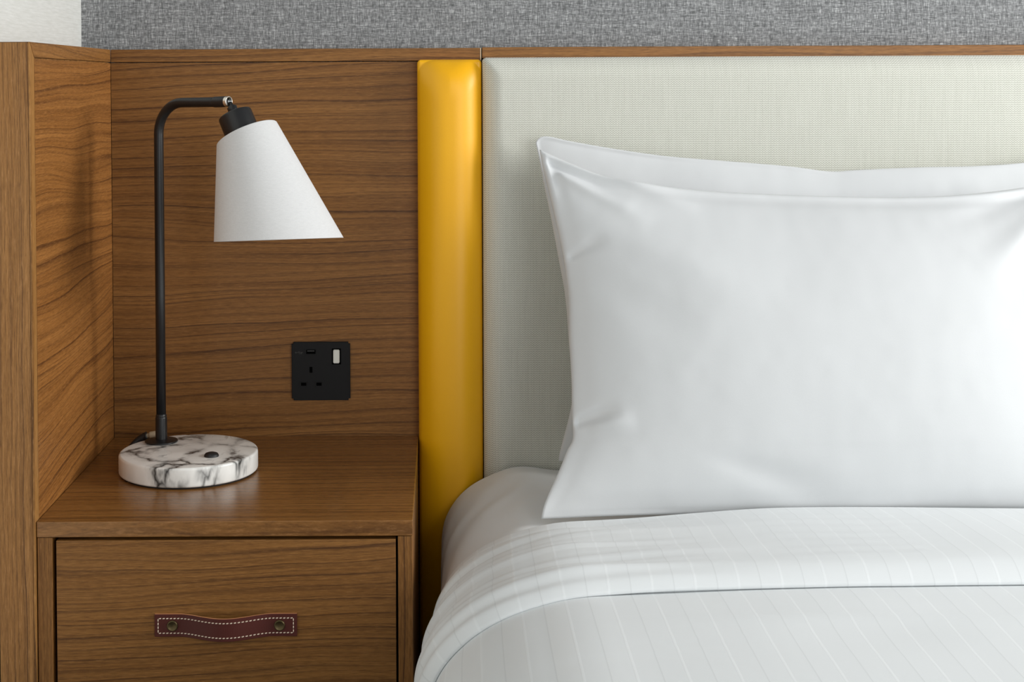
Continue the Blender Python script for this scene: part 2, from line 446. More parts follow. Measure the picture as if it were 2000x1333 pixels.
box('wing_side_panel', WX1 - 0.004, WX1, WF + SW + 0.0006, -0.0005, 0.0, ZSEAM - 0.0016, MAT['wing_side'], sur)
# front post and top strip of the wing meet in a mitre
def prism_yz(name, pts, x0, x1, mat, parent, bevel=0.0008):
    bm = bmesh.new()
    a = [bm.verts.new((x0, y, z)) for y, z in pts]; b = [bm.verts.new((x1, y, z)) for y, z in pts]
    n = len(pts)
    bm.faces.new(a); bm.faces.new(b[::-1])
    for i in range(n): bm.faces.new((a[i], b[i], b[(i + 1) % n], a[(i + 1) % n]))
    bmesh.ops.bevel(bm, geom=bm.edges[:], offset=bevel, segments=2, affect='EDGES')
    return from_bm(name, bm, mat, parent)
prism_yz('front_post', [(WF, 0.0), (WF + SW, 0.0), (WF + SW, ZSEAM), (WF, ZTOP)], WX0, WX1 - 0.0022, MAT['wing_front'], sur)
prism_yz('lit_edge_band', [(WF, 0.0), (WF + SW, 0.0), (WF + SW, ZSEAM), (WF, ZTOP)], WX1 - 0.0022, WX1, MAT['lit_edge_band'], sur, 0.0005)['label'] = 'edge band with window light painted into its tone'
prism_yz('wing_top_trim', [(WF + 0.0003, ZTOP), (WF + SW, ZSEAM + 0.0004), (-0.0005, ZSEAM + 0.0004), (-0.0005, ZTOP)], WX0, WX1, MAT['wing_trim'], sur, 0.0005)

def pad(name, x0, x1, z0, z1, yb, depth, wall, soft, power, mat, parent, n=(90, 160), corner=0.0):
    """upholstered pad: a short side wall, a rolled edge and a cushioned face."""
    def axis(a, b, n):
        t = np.linspace(0, 1, n); t = 0.5 - 0.5 * np.cos(PI * t); t = 0.5 - 0.5 * np.cos(PI * t)
        return a + (b - a) * t
    xs, zs = axis(x0, x1, n[0]), axis(z0, z1, n[1])
    X, Z = np.meshgrid(xs, zs, indexing='ij')
    dx = np.minimum(X - x0, x1 - X); dz = np.minimum(Z - z0, z1 - Z)
    d = np.minimum(dx, dz)
    sm = corner if corner > 0 else 0.006
    hh = np.clip(0.5 + 0.5 * (dz - dx) / sm, 0, 1); dsm = dz * (1 - hh) + dx * hh - sm * hh * (1 - hh); dsm = np.maximum(dsm, 0)
    r = 0.005
    q = np.clip(1 - d / r, 0, 1); edge = np.sqrt(np.maximum(0, 1 - q * q)) * r
    t = np.clip(dsm / soft, 0, 1)
    swell = (1 - (1 - t) ** power) * (depth - wall - r)
    Y = yb - wall - edge - swell
    rc = 0.0060                                     # rounded corners of the outline
    inset = rc - np.sqrt(np.maximum(rc * rc - np.maximum(rc - dz, 0) ** 2, 0))
    half = (x1 - x0) / 2; X = (x0 + x1) / 2 + (X - (x0 + x1) / 2) * (half - inset) / half
    V = np.stack([X, Y, Z], -1).reshape(-1, 3); F = grid_faces(*n)
    nv = n[1]; nu = n[0]
    ring = [i * nv for i in range(nu)] + [(nu - 1) * nv + j for j in range(1, nv)] + [i * nv + nv - 1 for i in range(nu - 2, -1, -1)] + [j for j in range(nv - 2, 0, -1)]
    b0 = len(V); back = V[ring].copy(); back[:, 1] = yb
    V = np.vstack([V, back]); m = len(ring)
    side = np.array([[ring[i], b0 + i, b0 + (i + 1) % m, ring[(i + 1) % m]] for i in range(m)])
    return grid_obj(name, V, np.vstack([F, side]), mat, parent)

b = pad('leather_bolster', -0.0352, 0.0588, 0.02, 1.1755, 0.0, 0.045, 0.014, 0.046, 2.6, MAT['yellow'], sur, (90, 260), 0.030)
b['label'] = 'mustard yellow padded leather strip'

hb = thing('bed_headboard', (0.95, 0.0, 0.0), 'oatmeal woven fabric headboard with a thin walnut top rail behind the pillows', 'headboard')
box('backing_board', 0.0605, 1.86, 0.0, WY - 0.001, 0.0, ZTOP - 0.02, MAT['rtrim'], hb)
box('top_rail', 0.0602, 1.86, -0.0006, WY - 0.001, 1.1775, ZTOP + 0.0008, MAT['rtrim'], hb, 0.0006, 1)
p = pad('fabric_panel', 0.0600, 1.85, 0.10, 1.1780, 0.0, 0.042, 0.018, 0.030, 2.2, MAT['fabric'], hb, (200, 160))
p['label'] = 'oatmeal woven upholstery'

# ------------------------------------------------------------------ nightstand
ZS = 0.6194; NX0, NX1, NF = -0.4862, -0.0366, -0.4180
ns = thing('nightstand', (-0.26, -0.2, 0.0), 'walnut nightstand with a leather strap drawer pull between the wing and the bed', 'nightstand')
box('top_panel', NX0, NX1, NF, -0.0008, 0.6006, ZS, MAT['shelf'], ns, 0.0009)
for x0, x1 in ((NX0 + 0.0006, NX0 + 0.0186), (NX1 - 0.0180, NX1 - 0.0004)):
    box('side_panel', x0, x1, NF + 0.0008, -0.0008, 0.0, 0.6000, MAT['side'], ns, 0.0007)
DX0, DX1 = -0.4632, -0.0572
box('bottom_panel', NX0 + 0.0190, NX1 - 0.0185, NF + 0.02, -0.001, 0.10, 0.118, MAT['side'], ns)
box('inner_back', NX0 + 0.0190, NX1 - 0.0185, NF + 0.060, NF + 0.064, 0.118, 0.6003, MAT['hole'], ns)
for z0, z1 in ((0.372, 0.5964), (0.122, 0.367)):
    box('drawer_front', DX0, DX1, NF + 0.001, NF + 0.020, z0, z1, MAT['drawer'], ns, 0.0008)

# leather strap pull
HX0, HX1, HZ, HH, HY = -0.3456, -0.1756, 0.4945, 0.0136, NF + 0.001
def strap_y(s):      # s in 0..1 along the strap, height of the bow off the drawer front
    t = np.clip((s - 0.17) / 0.66, 0, 1)
    return 0.0175 * (0.5 - 0.5 * np.cos(2 * PI * t)) ** 0.85
hs = np.linspace(0, 1, 61); xs_ = HX0 + (HX1 - HX0) * hs; off = strap_y(hs)
TH = 0.0030
bm = bmesh.new(); rows = []
for x, e in zip(xs_, off):
    y1 = HY - e; y0 = y1 - TH
    rows.append([bm.verts.new(q) for q in ((x, y0, HZ - HH + 0.0006), (x, y0, HZ + HH - 0.0006), (x, y0 + 0.0008, HZ + HH), (x, y1, HZ + HH), (x, y1, HZ - HH), (x, y0 + 0.0008, HZ - HH))])
fe = []
for A, B in zip(rows, rows[1:]):
    for i in range(6):
        f = bm.faces.new((A[i], A[(i + 1) % 6], B[(i + 1) % 6], B[i]))
        if i in (2, 4 - 0) and i == 2 or i == 4: fe.append(f)
bm.faces.new(rows[0][::-1]); bm.faces.new(rows[-1])
for f in fe: f.material_index = 1
strap = from_bm('strap_handle', bm, MAT['strap'], ns, False)
strap.data.materials.append(MAT['strap_edge'])
strap['label'] = 'oxblood leather strap pull with cream stitching'
for sx in (0.125, 0.878):
    x = HX0 + (HX1 - HX0) * sx
    lathe('stud', [(0.0066, 0.0), (0.0066, 0.0012), (0.0060, 0.0022), (0.0052, 0.0022), (0.0046, 0.0017), (0.0, 0.0017)], (x, HY - TH, HZ), (0, -1, 0), MAT['bronze'], strap, 32)['label'] = 'aged bronze stud'
bm = bmesh.new()
def stitch(p, q):
    P, Q = Vector(p), Vector(q); d = (Q - P); a, u, v = frame_of(d); w = 0.00040
    vs0 = [bm.verts.new(P + u * (w * i) + v * (w * j)) for i, j in ((-1, -1), (1, -1), (1, 1), (-1, 1))]
    mid = (P + Q) / 2 + Vector((0, -0.0004, 0))
    vs1 = [bm.verts.new(mid + u * (w * 1.25 * i) + v * (w * 1.25 * j)) for i, j in ((-1, -1), (1, -1), (1, 1), (-1, 1))]
    vs2 = [bm.verts.new(Q + u * (w * i) + v * (w * j)) for i, j in ((-1, -1), (1, -1), (1, 1), (-1, 1))]
    for A, B in ((vs0, vs1), (vs1, vs2)):
        for i in range(4): bm.faces.new((A[i], A[(i + 1) % 4], B[(i + 1) % 4], B[i]))
    bm.faces.new(vs0[::-1]); bm.faces.new(vs2)
ix, iz = 0.0042, HH - 0.0048
def sp(x, z):
    return (x, HY - float(strap_y(np.array([(x - HX0) / (HX1 - HX0)]))[0]) - TH - 0.0001, HZ + z)
nst = 37; L0, L1 = HX0 + ix, HX1 - ix; step = (L1 - L0) / nst
for i in range(nst):
    for z in (iz, -iz):
        stitch(sp(L0 + step * (i + 0.20), z - 0.0002), sp(L0 + step * (i + 0.80), z + 0.0002))
ns2 = 4; st2 = 2 * iz / ns2
for i in range(ns2):
    for x in (L0, L1):
        stitch(sp(x, -iz + st2 * (i + 0.15)), sp(x, -iz + st2 * (i + 0.85)))
from_bm('stitching', bm, MAT['thread'], strap)['label'] = 'cream saddle stitching'

# ------------------------------------------------------------------ socket plate
SX0, SX1, SZ0, SZ1 = -0.2229, -0.1366, 0.6734, 0.7597
so = thing('wall_socket', ((SX0 + SX1) / 2, 0.0, SZ0), 'matt black single wall socket with charging port and steel rocker switch', 'socket')
def plate_with_holes():
    bm = bmesh.new(); add_box(bm, SX0, SX1, -0.0050, -0.0003, SZ0, SZ1)
    vert = [e for e in bm.edges if abs(e.verts[0].co.y - e.verts[1].co.y) > 0.001]
    bmesh.ops.bevel(bm, geom=vert, offset=0.0028, segments=5, affect='EDGES')
    fr = [e for e in bm.edges if e.verts[0].co.y < -0.004 and e.verts[1].co.y < -0.004]
    bmesh.ops.bevel(bm, geom=fr, offset=0.0008, segments=2, affect='EDGES')
    return from_bm('face_plate', bm, MAT['plate'], so)
plate_with_holes()
def slot(name, cx, cz, w, h, mat, y0=-0.00535, y1=-0.0048, parent=None, bev=0.0):
    return box(name, cx - w / 2, cx + w / 2, y0, y1, cz - h / 2, cz + h / 2, mat, parent or so, bev)
slot('pin_hole', -0.1944, 0.7188, 0.0042, 0.0086, MAT['hole'])
slot('pin_hole', -0.2053, 0.6975, 0.0074, 0.0044, MAT['hole'])
slot('pin_hole', -0.1827, 0.6975, 0.0074, 0.0044, MAT['hole'])
def surround(name, cx, cz, w, h, t, parent):
    bm = bmesh.new()
    for a in ((cx - w/2, cx + w/2, cz + h/2 - t, cz + h/2), (cx - w/2, cx + w/2, cz - h/2, cz - h/2 + t), (cx - w/2, cx - w/2 + t, cz - h/2 + t, cz + h/2 - t), (cx + w/2 - t, cx + w/2, cz - h/2 + t, cz + h/2 - t)):
        add_box(bm, a[0], a[1], -0.00575, -0.0049, a[2], a[3])
    return from_bm(name, bm, MAT['plate'], parent)
up = slot('usb_port', -0.1944, 0.7455, 0.0135, 0.0062, MAT['hole'])
surround('port_frame', -0.1944, 0.7455, 0.0170, 0.0092, 0.0014, up)
slot('port_tongue', -0.1944, 0.7468, 0.0105, 0.0014, MAT['print'], -0.0056, -0.0052, up)
for cx, cz, w, h in ((-0.2053, 0.6975, 0.0112, 0.0080), (-0.1827, 0.6975, 0.0112, 0.0080)):
    surround('shutter_frame', cx, cz, w, h, 0.0012, so)
# the faint printed trident and the row of small illegible marks under the port
bm = bmesh.new()
tx, tz = -0.2125, 0.7443
def mark(x0, x1, z0, z1): add_box(bm, x0, x1, -0.00512, -0.0049, z0, z1)
mark(tx - 0.0046, tx + 0.0042, tz - 0.0003, tz + 0.0003); mark(tx - 0.0052, tx - 0.0032, tz - 0.0009, tz + 0.0009)
mark(tx - 0.0012, tx + 0.0022, tz + 0.0011, tz + 0.0016); mark(tx + 0.0002, tx + 0.0034, tz - 0.0017, tz - 0.0012); mark(tx + 0.0034, tx + 0.0046, tz - 0.0020, tz - 0.0009)
mark(tx + 0.0042, tx + 0.0056, tz - 0.0007, tz + 0.0007)
from_bm('usb_symbol', bm, MAT['print'], so)
rk = slot('switch_recess', -0.1567, 0.7384, 0.0135, 0.0236, MAT['hole'], -0.0052, -0.0048)
bm = bmesh.new(); vv = add_box(bm, -0.1613, -0.1521, -0.0085, -0.0049, 0.7288, 0.7486)
for v_ in vv:
    if v_.co.y < -0.006 and v_.co.z > 0.74: v_.co.y = -0.0068
bmesh.ops.bevel(bm, geom=bm.edges[:], offset=0.0009, segments=3, affect='EDGES')
from_bm('rocker_switch', bm, MAT['steel'], so)['label'] = 'brushed steel rocker switch'

# ------------------------------------------------------------------ table lamp
BX, BY, BR, BH = -0.3430, -0.1920, 0.0927, 0.0280
lamp = thing('table_lamp', (BX, BY, ZS), 'black arched table lamp with tilted white linen shade and round marble base', 'lamp')
lathe('felt_pad', [(0, 0.0003), (BR - 0.003, 0.0003), (BR - 0.003, 0.0021), (0, 0.0021)], (BX, BY, ZS), (0, 0, 1), MAT['felt'], lamp, 72, False)
lathe('marble_base', rounded([(0, 0.002), (BR, 0.002), (BR, BH), (0, BH)], 0.0035, 4), (BX, BY, ZS), (0, 0, 1), MAT['marble'], lamp, 96)['label'] = 'white marble disc with grey veins'
PX, PY = -0.3893, -0.1430; ZB = ZS + BH
lathe('pole_flange', rounded([(0.0, 0.0), (0.0225, 0.0), (0.0225, 0.0022), (0.0085, 0.0042), (0, 0.0042)], 0.001), (PX, PY, ZB), (0, 0, 1), MAT['black'], lamp, 48)
lathe('pole_collar', rounded([(0.0, 0.001), (0.0080, 0.001), (0.0080, 0.0335), (0.0072, 0.0350), (0.0078, 0.0362), (0.0066, 0.0390), (0.0, 0.0390)], 0.0006), (PX, PY, ZB), (0, 0, 1), MAT['black'], lamp, 32)
J = Vector((-0.2826, -0.2110, 1.1180))
ad = (J - Vector((PX, PY, J.z))); ad.z = 0.0; AL = ad.length; ad.normalize()
ZA = 1.1165; RB = 0.044; rp = 0.0066
path = [(PX, PY, ZB + 0.03), (PX, PY, 0.85), (PX, PY, ZA - RB)]
for k in range(1, 13):
    t = PI / 2 * k / 12
    q = Vector((PX, PY, ZA - RB)) + ad * (RB * (1 - math.cos(t))) + Vector((0, 0, RB * math.sin(t)))
    path.append(tuple(q))
for s_ in (0.3, 0.65, 0.80):
    path.append(tuple(Vector((PX, PY, ZA)) + ad * (RB + (AL - RB) * s_) + Vector((0, 0, 0.0012 * s_))))
tube('pole', path, rp, MAT['black'], lamp, 32)
A0 = Vector((PX, PY, ZA + 0.0008)) + ad * (RB + (AL - RB) * 0.70)
Jc = J + Vector((0, 0, 0.0002))
slv = (Jc - A0).length
adir = (Jc - A0).normalized()
lathe('arm_sleeve', rounded([(0, 0), (0.0073, 0), (0.0073, slv - 0.0045), (0.0066, slv - 0.0040), (0, slv - 0.0040)], 0.0004), A0, adir, MAT['black'], lamp, 32)
lathe('end_ring', [(0.0071, -0.0045), (0.0071, 0.0004), (0.0069, 0.0008), (0.0057, 0.0008), (0.0055, -0.0035)], Jc, adir, MAT['steel'], lamp, 32)['label'] = 'bare steel end ring'
# shade axis leans along the arm direction
axd = Vector((0.445, -0.285, -1.0)).normalized()
lathe('knuckle', [(0, -0.0026), (0.0014, -0.0022), (0.0024, -0.0010), (0.0027, 0), (0.0024, 0.0010), (0.0014, 0.0022), (0, 0.0026)], Jc + adir * 0.0006, (0, 0, 1), MAT['dark_steel'], lamp, 20)
N0 = Jc + adir * 0.0012
lathe('neck', [(0, 0.0015), (0.0028, 0.0015), (0.0032, 0.006), (0.0066, 0.0085), (0.0066, 0.0150), (0.0048, 0.0185), (0.0048, 0.026), (0, 0.026)], N0, axd, MAT['black'], lamp, 28)
CT = N0 + axd * 0.0185
lathe('lamp_cap', rounded([(0, 0), (0.0228, 0.0), (0.0232, 0.034), (0.0, 0.034)], 0.003, 4), CT, axd, MAT['black'], lamp, 48)
# shade: lofted between a tilted top circle and a level mouth
TC = CT + axd * 0.0280; r1 = 0.0426
TC = Vector((-0.2570, TC.y, 1.0745))
a_, u_, v_ = frame_of(-axd)
BC = Vector((-0.2121, -0.2560, 0.9386)); r2 = 0.0838
bn = Vector((-0.0318, -0.1075 * -1.0 * -1.0, 1.0)); bn = Vector((-0.0290, 0.0 + 0.1075, 1.0)).normalized()
def circ(c, nrm, r, n):
    nrm = nrm.normalized(); ex = (Vector((1, 0, 0)) - nrm * nrm.x).normalized(); ey = nrm.cross(ex)
    return [c + ex * (r * math.cos(2 * PI * k / n)) + ey * (r * math.sin(2 * PI * k / n)) for k in range(n)]
NS = 96
top_o = circ(TC, -axd, r1, NS); bot_o = circ(BC, bn, r2, NS)
verts = []; faces = []
def ring_add(f): verts.extend([tuple(f(k)) for k in range(NS)])
lv = [0.0, 0.004, 0.012] + [0.1 * i for i in range(1, 10)] + [0.985, 0.996, 1.0]
for t in lv:
    ring_add(lambda k: top_o[k].lerp(bot_o[k], t))
for t in lv[::-1]:
    ring_add(lambda k: top_o[k].lerp(bot_o[k], t) + (TC.lerp(BC, t) - top_o[k].lerp(bot_o[k], t)).normalized() * 0.0016)
nl = 2 * len(lv)
for i in range(nl):
    for k in range(NS):
        k2 = (k + 1) % NS; i2 = (i + 1) % nl
        faces.append((i * NS + k, i * NS + k2, i2 * NS + k2, i2 * NS + k))
me = bpy.data.meshes.new('lamp_shade'); me.from_pydata(verts, [], faces)
sh = link('lamp_shade', me, MAT['shade'], lamp, True); sh['label'] = 'white linen shade with a slanted top'
# spider ring closing the shade against the cap, and the bulb inside
lathe('shade_carrier', [(0.020, -0.001), (r1 - 0.001, -0.001), (r1 - 0.001, 0.001), (0.020, 0.001)], TC + axd * 0.003, axd, MAT['shade'], lamp, 48, False)
lathe('bulb', rounded([(0, -0.02), (0.013, -0.02), (0.014, 0.010), (0.028, 0.045), (0.024, 0.070), (0.0, 0.080)], 0.02, 5), TC + axd * 0.022, axd, MAT['clear'], lamp, 24)
lathe('switch_button', [(0.0098, 0.0), (0.0096, 0.0022), (0.0080, 0.0042), (0.0045, 0.0054), (0, 0.0058)], (-0.3075, -0.2230, ZB - 0.0002), (0, 0, 1), MAT['black_plastic'], lamp, 32)
lathe('cable_gland', rounded([(0, 0), (0.0052, 0), (0.0052, 0.010), (0.0036, 0.012), (0.0036, 0.018), (0, 0.018)], 0.0008), (-0.4050, -0.0925, ZS + 0.0262), (-0.80, 0.05, -0.16), MAT['clear'], lamp, 24)
cp = [(-0.4195, -0.0918, ZS + 0.0234), (-0.425, -0.0918, ZS + 0.0215), (-0.434, -0.0935, ZS + 0.0160), (-0.441, -0.098, ZS + 0.0085), (-0.438, -0.100, ZS + 0.0055), (-0.425, -0.089, ZS + 0.0045), (-0.40, -0.080, ZS + 0.0045), (-0.36, -0.078, ZS + 0.0045), (-0.33, -0.082, ZS + 0.0045)]
def smooth_path(P, n=6):
    P = [Vector(p) for p in P]; out = []
    for i in range(len(P) - 1):
        p0, p1, p2, p3 = P[max(i - 1, 0)], P[i], P[i + 1], P[min(i + 2, len(P) - 1)]
        for k in range(n):
            t = k / n
            out.append(0.5 * ((2 * p1) + (p2 - p0) * t + (2 * p0 - 5 * p1 + 4 * p2 - p3) * t * t + (3 * p1 - p0 - 3 * p2 + p3) * t ** 3))
    out.append(P[-1]); return out
cpath = smooth_path(cp)
tube('cord', cpath, [0.0043 + 0.0022 * max(0.0, 1 - i / 14) for i in range(len(cpath))], MAT['black_plastic'], lamp, 16)

# ------------------------------------------------------------------ bed
AX, AZ = 0.165, 0.108          # rounding of the mattress edge
ZC, XL, ZTOPM = 0.486, -0.004, 0.594
XR = 1.80
def profile(n_top=150, n_c=70, n_side=40, zbot=0.30):
    pts = []
    for x in np.linspace(XR, XL + AX, n_top, endpoint=False): pts.append((x, ZTOPM))
    for t in np.linspace(0, PI / 2, n_c, endpoint=False): pts.append((XL + AX - AX * math.sin(t), ZC + AZ * math.cos(t)))
    for z in np.linspace(ZC, zbot, n_side): pts.append((XL, z))
    P = np.array(pts)
    P[:, 1] += np.where(P[:, 1] > ZC, 0.010 * (1 - np.exp(-np.maximum(P[:, 0] - 0.10, 0) / 0.18)), 0)
    T = np.gradient(P, axis=0); T /= np.linalg.norm(T, axis=1)[:, None]
    N = np.stack([T[:, 1], -T[:, 0]], 1)
    if N[0, 1] < 0: N = -N
    s = np.concatenate([[0], np.cumsum(np.linalg.norm(np.diff(P, axis=0), axis=1))])
    return P, N, s
P, N, S = profile()
S_corner = S[150]            # arc length where the edge starts to round over
bed = thing('bed', (0.9, -1.0, 0.0), 'wide bed made up with a white fitted sheet beside the nightstand', 'bed')
box('bed_base', 0.04, XR, -1.98, -0.05, 0.06, 0.29, MAT['base'], bed, 0.01)
# mattress with its fitted sheet
nvv = 160
ys = -0.0475 - 1.94 * np.linspace(0, 1, nvv) ** 1.6
U_, Y_ = np.meshgrid(S, ys, indexing='ij')
rel = 0.0025 * fbm(U_ * 5, Y_ * 6, 3, 3)
side = sstep(S_corner - 0.03, S_corner + 0.10, U_)
wr = np.sin((U_ * 1.0 + Y_ * 0.55) * 95 + 3 * fbm(U_ * 6, Y_ * 6, 2, 8)) * 0.0011 * side * np.exp(-((Y_ + 0.22) / 0.16) ** 2)
endr = -0.030 * np.exp(-np.maximum(-0.0475 - Y_, 0) / 0.022) * 0.35 * (1 - side * 0.5)
dent = -0.016 * sstep(0.09, 0.17, P[:, 0])[:, None] * sstep(1.0, 0.88, P[:, 0])[:, None] * sstep(-0.40, -0.34, Y_)
dd = rel + wr + endr * 0.25 + dent
V = np.stack([P[:, 0][:, None] + N[:, 0][:, None] * dd, Y_, P[:, 1][:, None] + N[:, 1][:, None] * dd], -1).reshape(-1, 3)
F = grid_faces(len(S), nvv)
# close the head end and the underside with a fan strip
c0 = len(V)
head = np.array([[XR, ys[0], 0.30]]); foot = np.array([[XR, ys[-1], 0.30]])
V = np.vstack([V, head, foot])
capA = [[i * nvv, (i + 1) * nvv, c0] for i in range(len(S) - 1)]
capB = [[(i + 1) * nvv + nvv - 1, i * nvv + nvv - 1, c0 + 1] for i in range(len(S) - 1)]
me = bpy.data.meshes.new('mattress'); me.from_pydata(V.tolist(), [], F.tolist() + capA + capB + [[(len(S) - 1) * nvv + j, (len(S) - 1) * nvv + j + 1, c0] for j in range(nvv - 1)])
m_ = link('mattress', me, MAT['sheet'], bed, True); m_['label'] = 'mattress in a smooth white fitted sheet'

# duvet turned back at the head: one cloth swept along a (distance from head, height) path
path_y = []; 
ctrl = [(-0.372, 0.003), (-0.360, 0.0045), (-0.3585, 0.009), (-0.370, 0.0125), (-0.40, 0.0165), (-0.46, 0.022), (-0.52, 0.0265), (-0.575, 0.0300), (-0.603, 0.0315), (-0.616, 0.0302),
        (-0.627, 0.0256), (-0.636, 0.0195), (-0.640, 0.0145), (-0.637, 0.0106), (-0.622, 0.0088), (-0.630, 0.0094), (-0.660, 0.0122), (-0.70, 0.0145), (-0.80, 0.0160), (-0.90, 0.0165), (-1.1, 0.017), (-1.4, 0.017), (-1.7, 0.017), (-2.0, 0.015), (-2.03, 0.0)]
sm_ = smooth_path([(a, b, 0) for a, b in ctrl], 9)
Q = np.array([[p.x, p.y] for p in sm_])
sv = np.concatenate([[0], np.cumsum(np.linalg.norm(np.diff(Q, axis=0), axis=1))])
i_fold = 13 * 9
Uu, Vv = np.meshgrid(S, sv, indexing='ij')
Yq = np.broadcast_to(Q[:, 0], Uu.shape).copy(); Dq = np.broadcast_to(Q[:, 1], Uu.shape).copy()
Xb = np.broadcast_to(P[:, 0][:, None], Uu.shape); Zb = np.broadcast_to(P[:, 1][:, None], Uu.shape)
sidew = sstep(S_corner - 0.10, S_corner + 0.16, Uu)
down = np.clip((ZC + 0.06 - Zb) / 0.2, 0, 1)
is_cuff = (np.arange(len(sv)) <= i_fold)[None, :]
cw = np.where(Yq > -0.66, 1.0, 0.0)
# the cuff gets thinner and flatter where it goes over the side
thick = 1 - 0.50 * sidew * np.exp(-np.maximum(-0.36 - Yq, 0) / 0.18)
thick = thick * (1 - 0.80 * sstep(S_corner - 0.26, S_corner - 0.01, Uu) * np.exp(-np.maximum(-0.375 - Yq, 0) / 0.06))
tuck = ((np.arange(len(sv)) > 11 * 9) & (np.arange(len(sv)) < 17 * 9))[None, :]
Dq = Dq * thick + 0.0025 * sidew
Dq = np.where(tuck, Dq + (np.maximum(Dq, 0.0125) - Dq) * sidew * 0.85, Dq)
# hang outwards a little on the side, more towards the foot
Dq += down * 0.012 * sstep(-0.38, -0.70, Yq)
# edge line wanders
wander = 0.006 * vnoise(Uu * 3.1, Uu * 0 + 2.0, 5) + 0.010 * np.exp(-((Xb - 0.45) / 0.16) ** 2) * (sidew < 0.9)
Yq += np.where(is_cuff, wander * np.exp(-np.abs(Yq + 0.36) / 0.10), 0)
Yq += -0.004 * sidew * is_cuff
# relief: soft swell, drawn folds in the cuff at the side, faint creases on top
relief = 0.0040 * fbm(Xb * 3.0 + Uu, Yq * 3.5, 3, 11) * sstep(-0.37, -0.45, Yq)
ph = (Yq + 0.36) / 0.30
fold = np.zeros_like(Dq)
for kf, am, pz_, sd in ((22, 0.0030, 0.3, 1), (41, 0.0024, 1.7, 2), (73, 0.0014, 4.0, 3)):
    fold += am * np.sin(ph * kf + pz_ + 2.2 * vnoise(Uu * 4.0, Yq * 2.0, 20 + sd) - (Uu - S_corner) * 7.0) * (0.6 + 0.4 * vnoise(Uu * 7, Yq * 9, 30 + sd))
foldm = sstep(S_corner - 0.22, S_corner + 0.02, Uu) * sstep(-0.365, -0.39, Yq) * np.where(is_cuff, sstep(-0.655, -0.62, Yq), 0)
relief += fold * foldm
top_cr = 0.0010 * np.sin(Yq * 210 + 2.5 * fbm(Xb * 5, Yq * 4, 2, 41)) * np.clip(vnoise(Xb * 4.5, Yq * 9, 43), 0, 1) * (1 - sidew)
relief += top_cr
body_cr = 0.0022 * np.exp(-((Yq + 0.735 + 0.05 * (Xb - 0.5)) / 0.012) ** 2) * np.exp(-((Xb - 0.42) / 0.22) ** 2) * (~is_cuff)
relief += body_cr
Dq = np.maximum(Dq + relief * np.where(np.arange(len(sv)) < 12, 0.2, 1.0)[None, :], 0.0022)
V = np.stack([Xb + N[:, 0][:, None] * Dq, Yq, Zb + N[:, 1][:, None] * Dq], -1)
keep = P[:, 1] > 0.33
V = V[keep]; nU = V.shape[0]
uvs = np.stack([Uu[keep], Vv[keep]], -1).reshape(-1, 2)
dv = grid_obj('duvet', V.reshape(-1, 3), grid_faces(nU, len(sv)), MAT['duvet'], None, uvs)
tag(dv, 'white satin-striped duvet turned back in a cuff below the pillows', 'duvet')

# ------------------------------------------------------------------ pillows
def resample(pts, n):
    P_ = np.array([[q.x, q.y] for q in smooth_path([(a, b, 0) for a, b in pts], 8)])
    s = np.concatenate([[0], np.cumsum(np.linalg.norm(np.diff(P_, axis=0), axis=1))]); t = np.linspace(0, s[-1], n)
    return np.stack([np.interp(t, s, P_[:, 0]), np.interp(t, s, P_[:, 1])], 1)

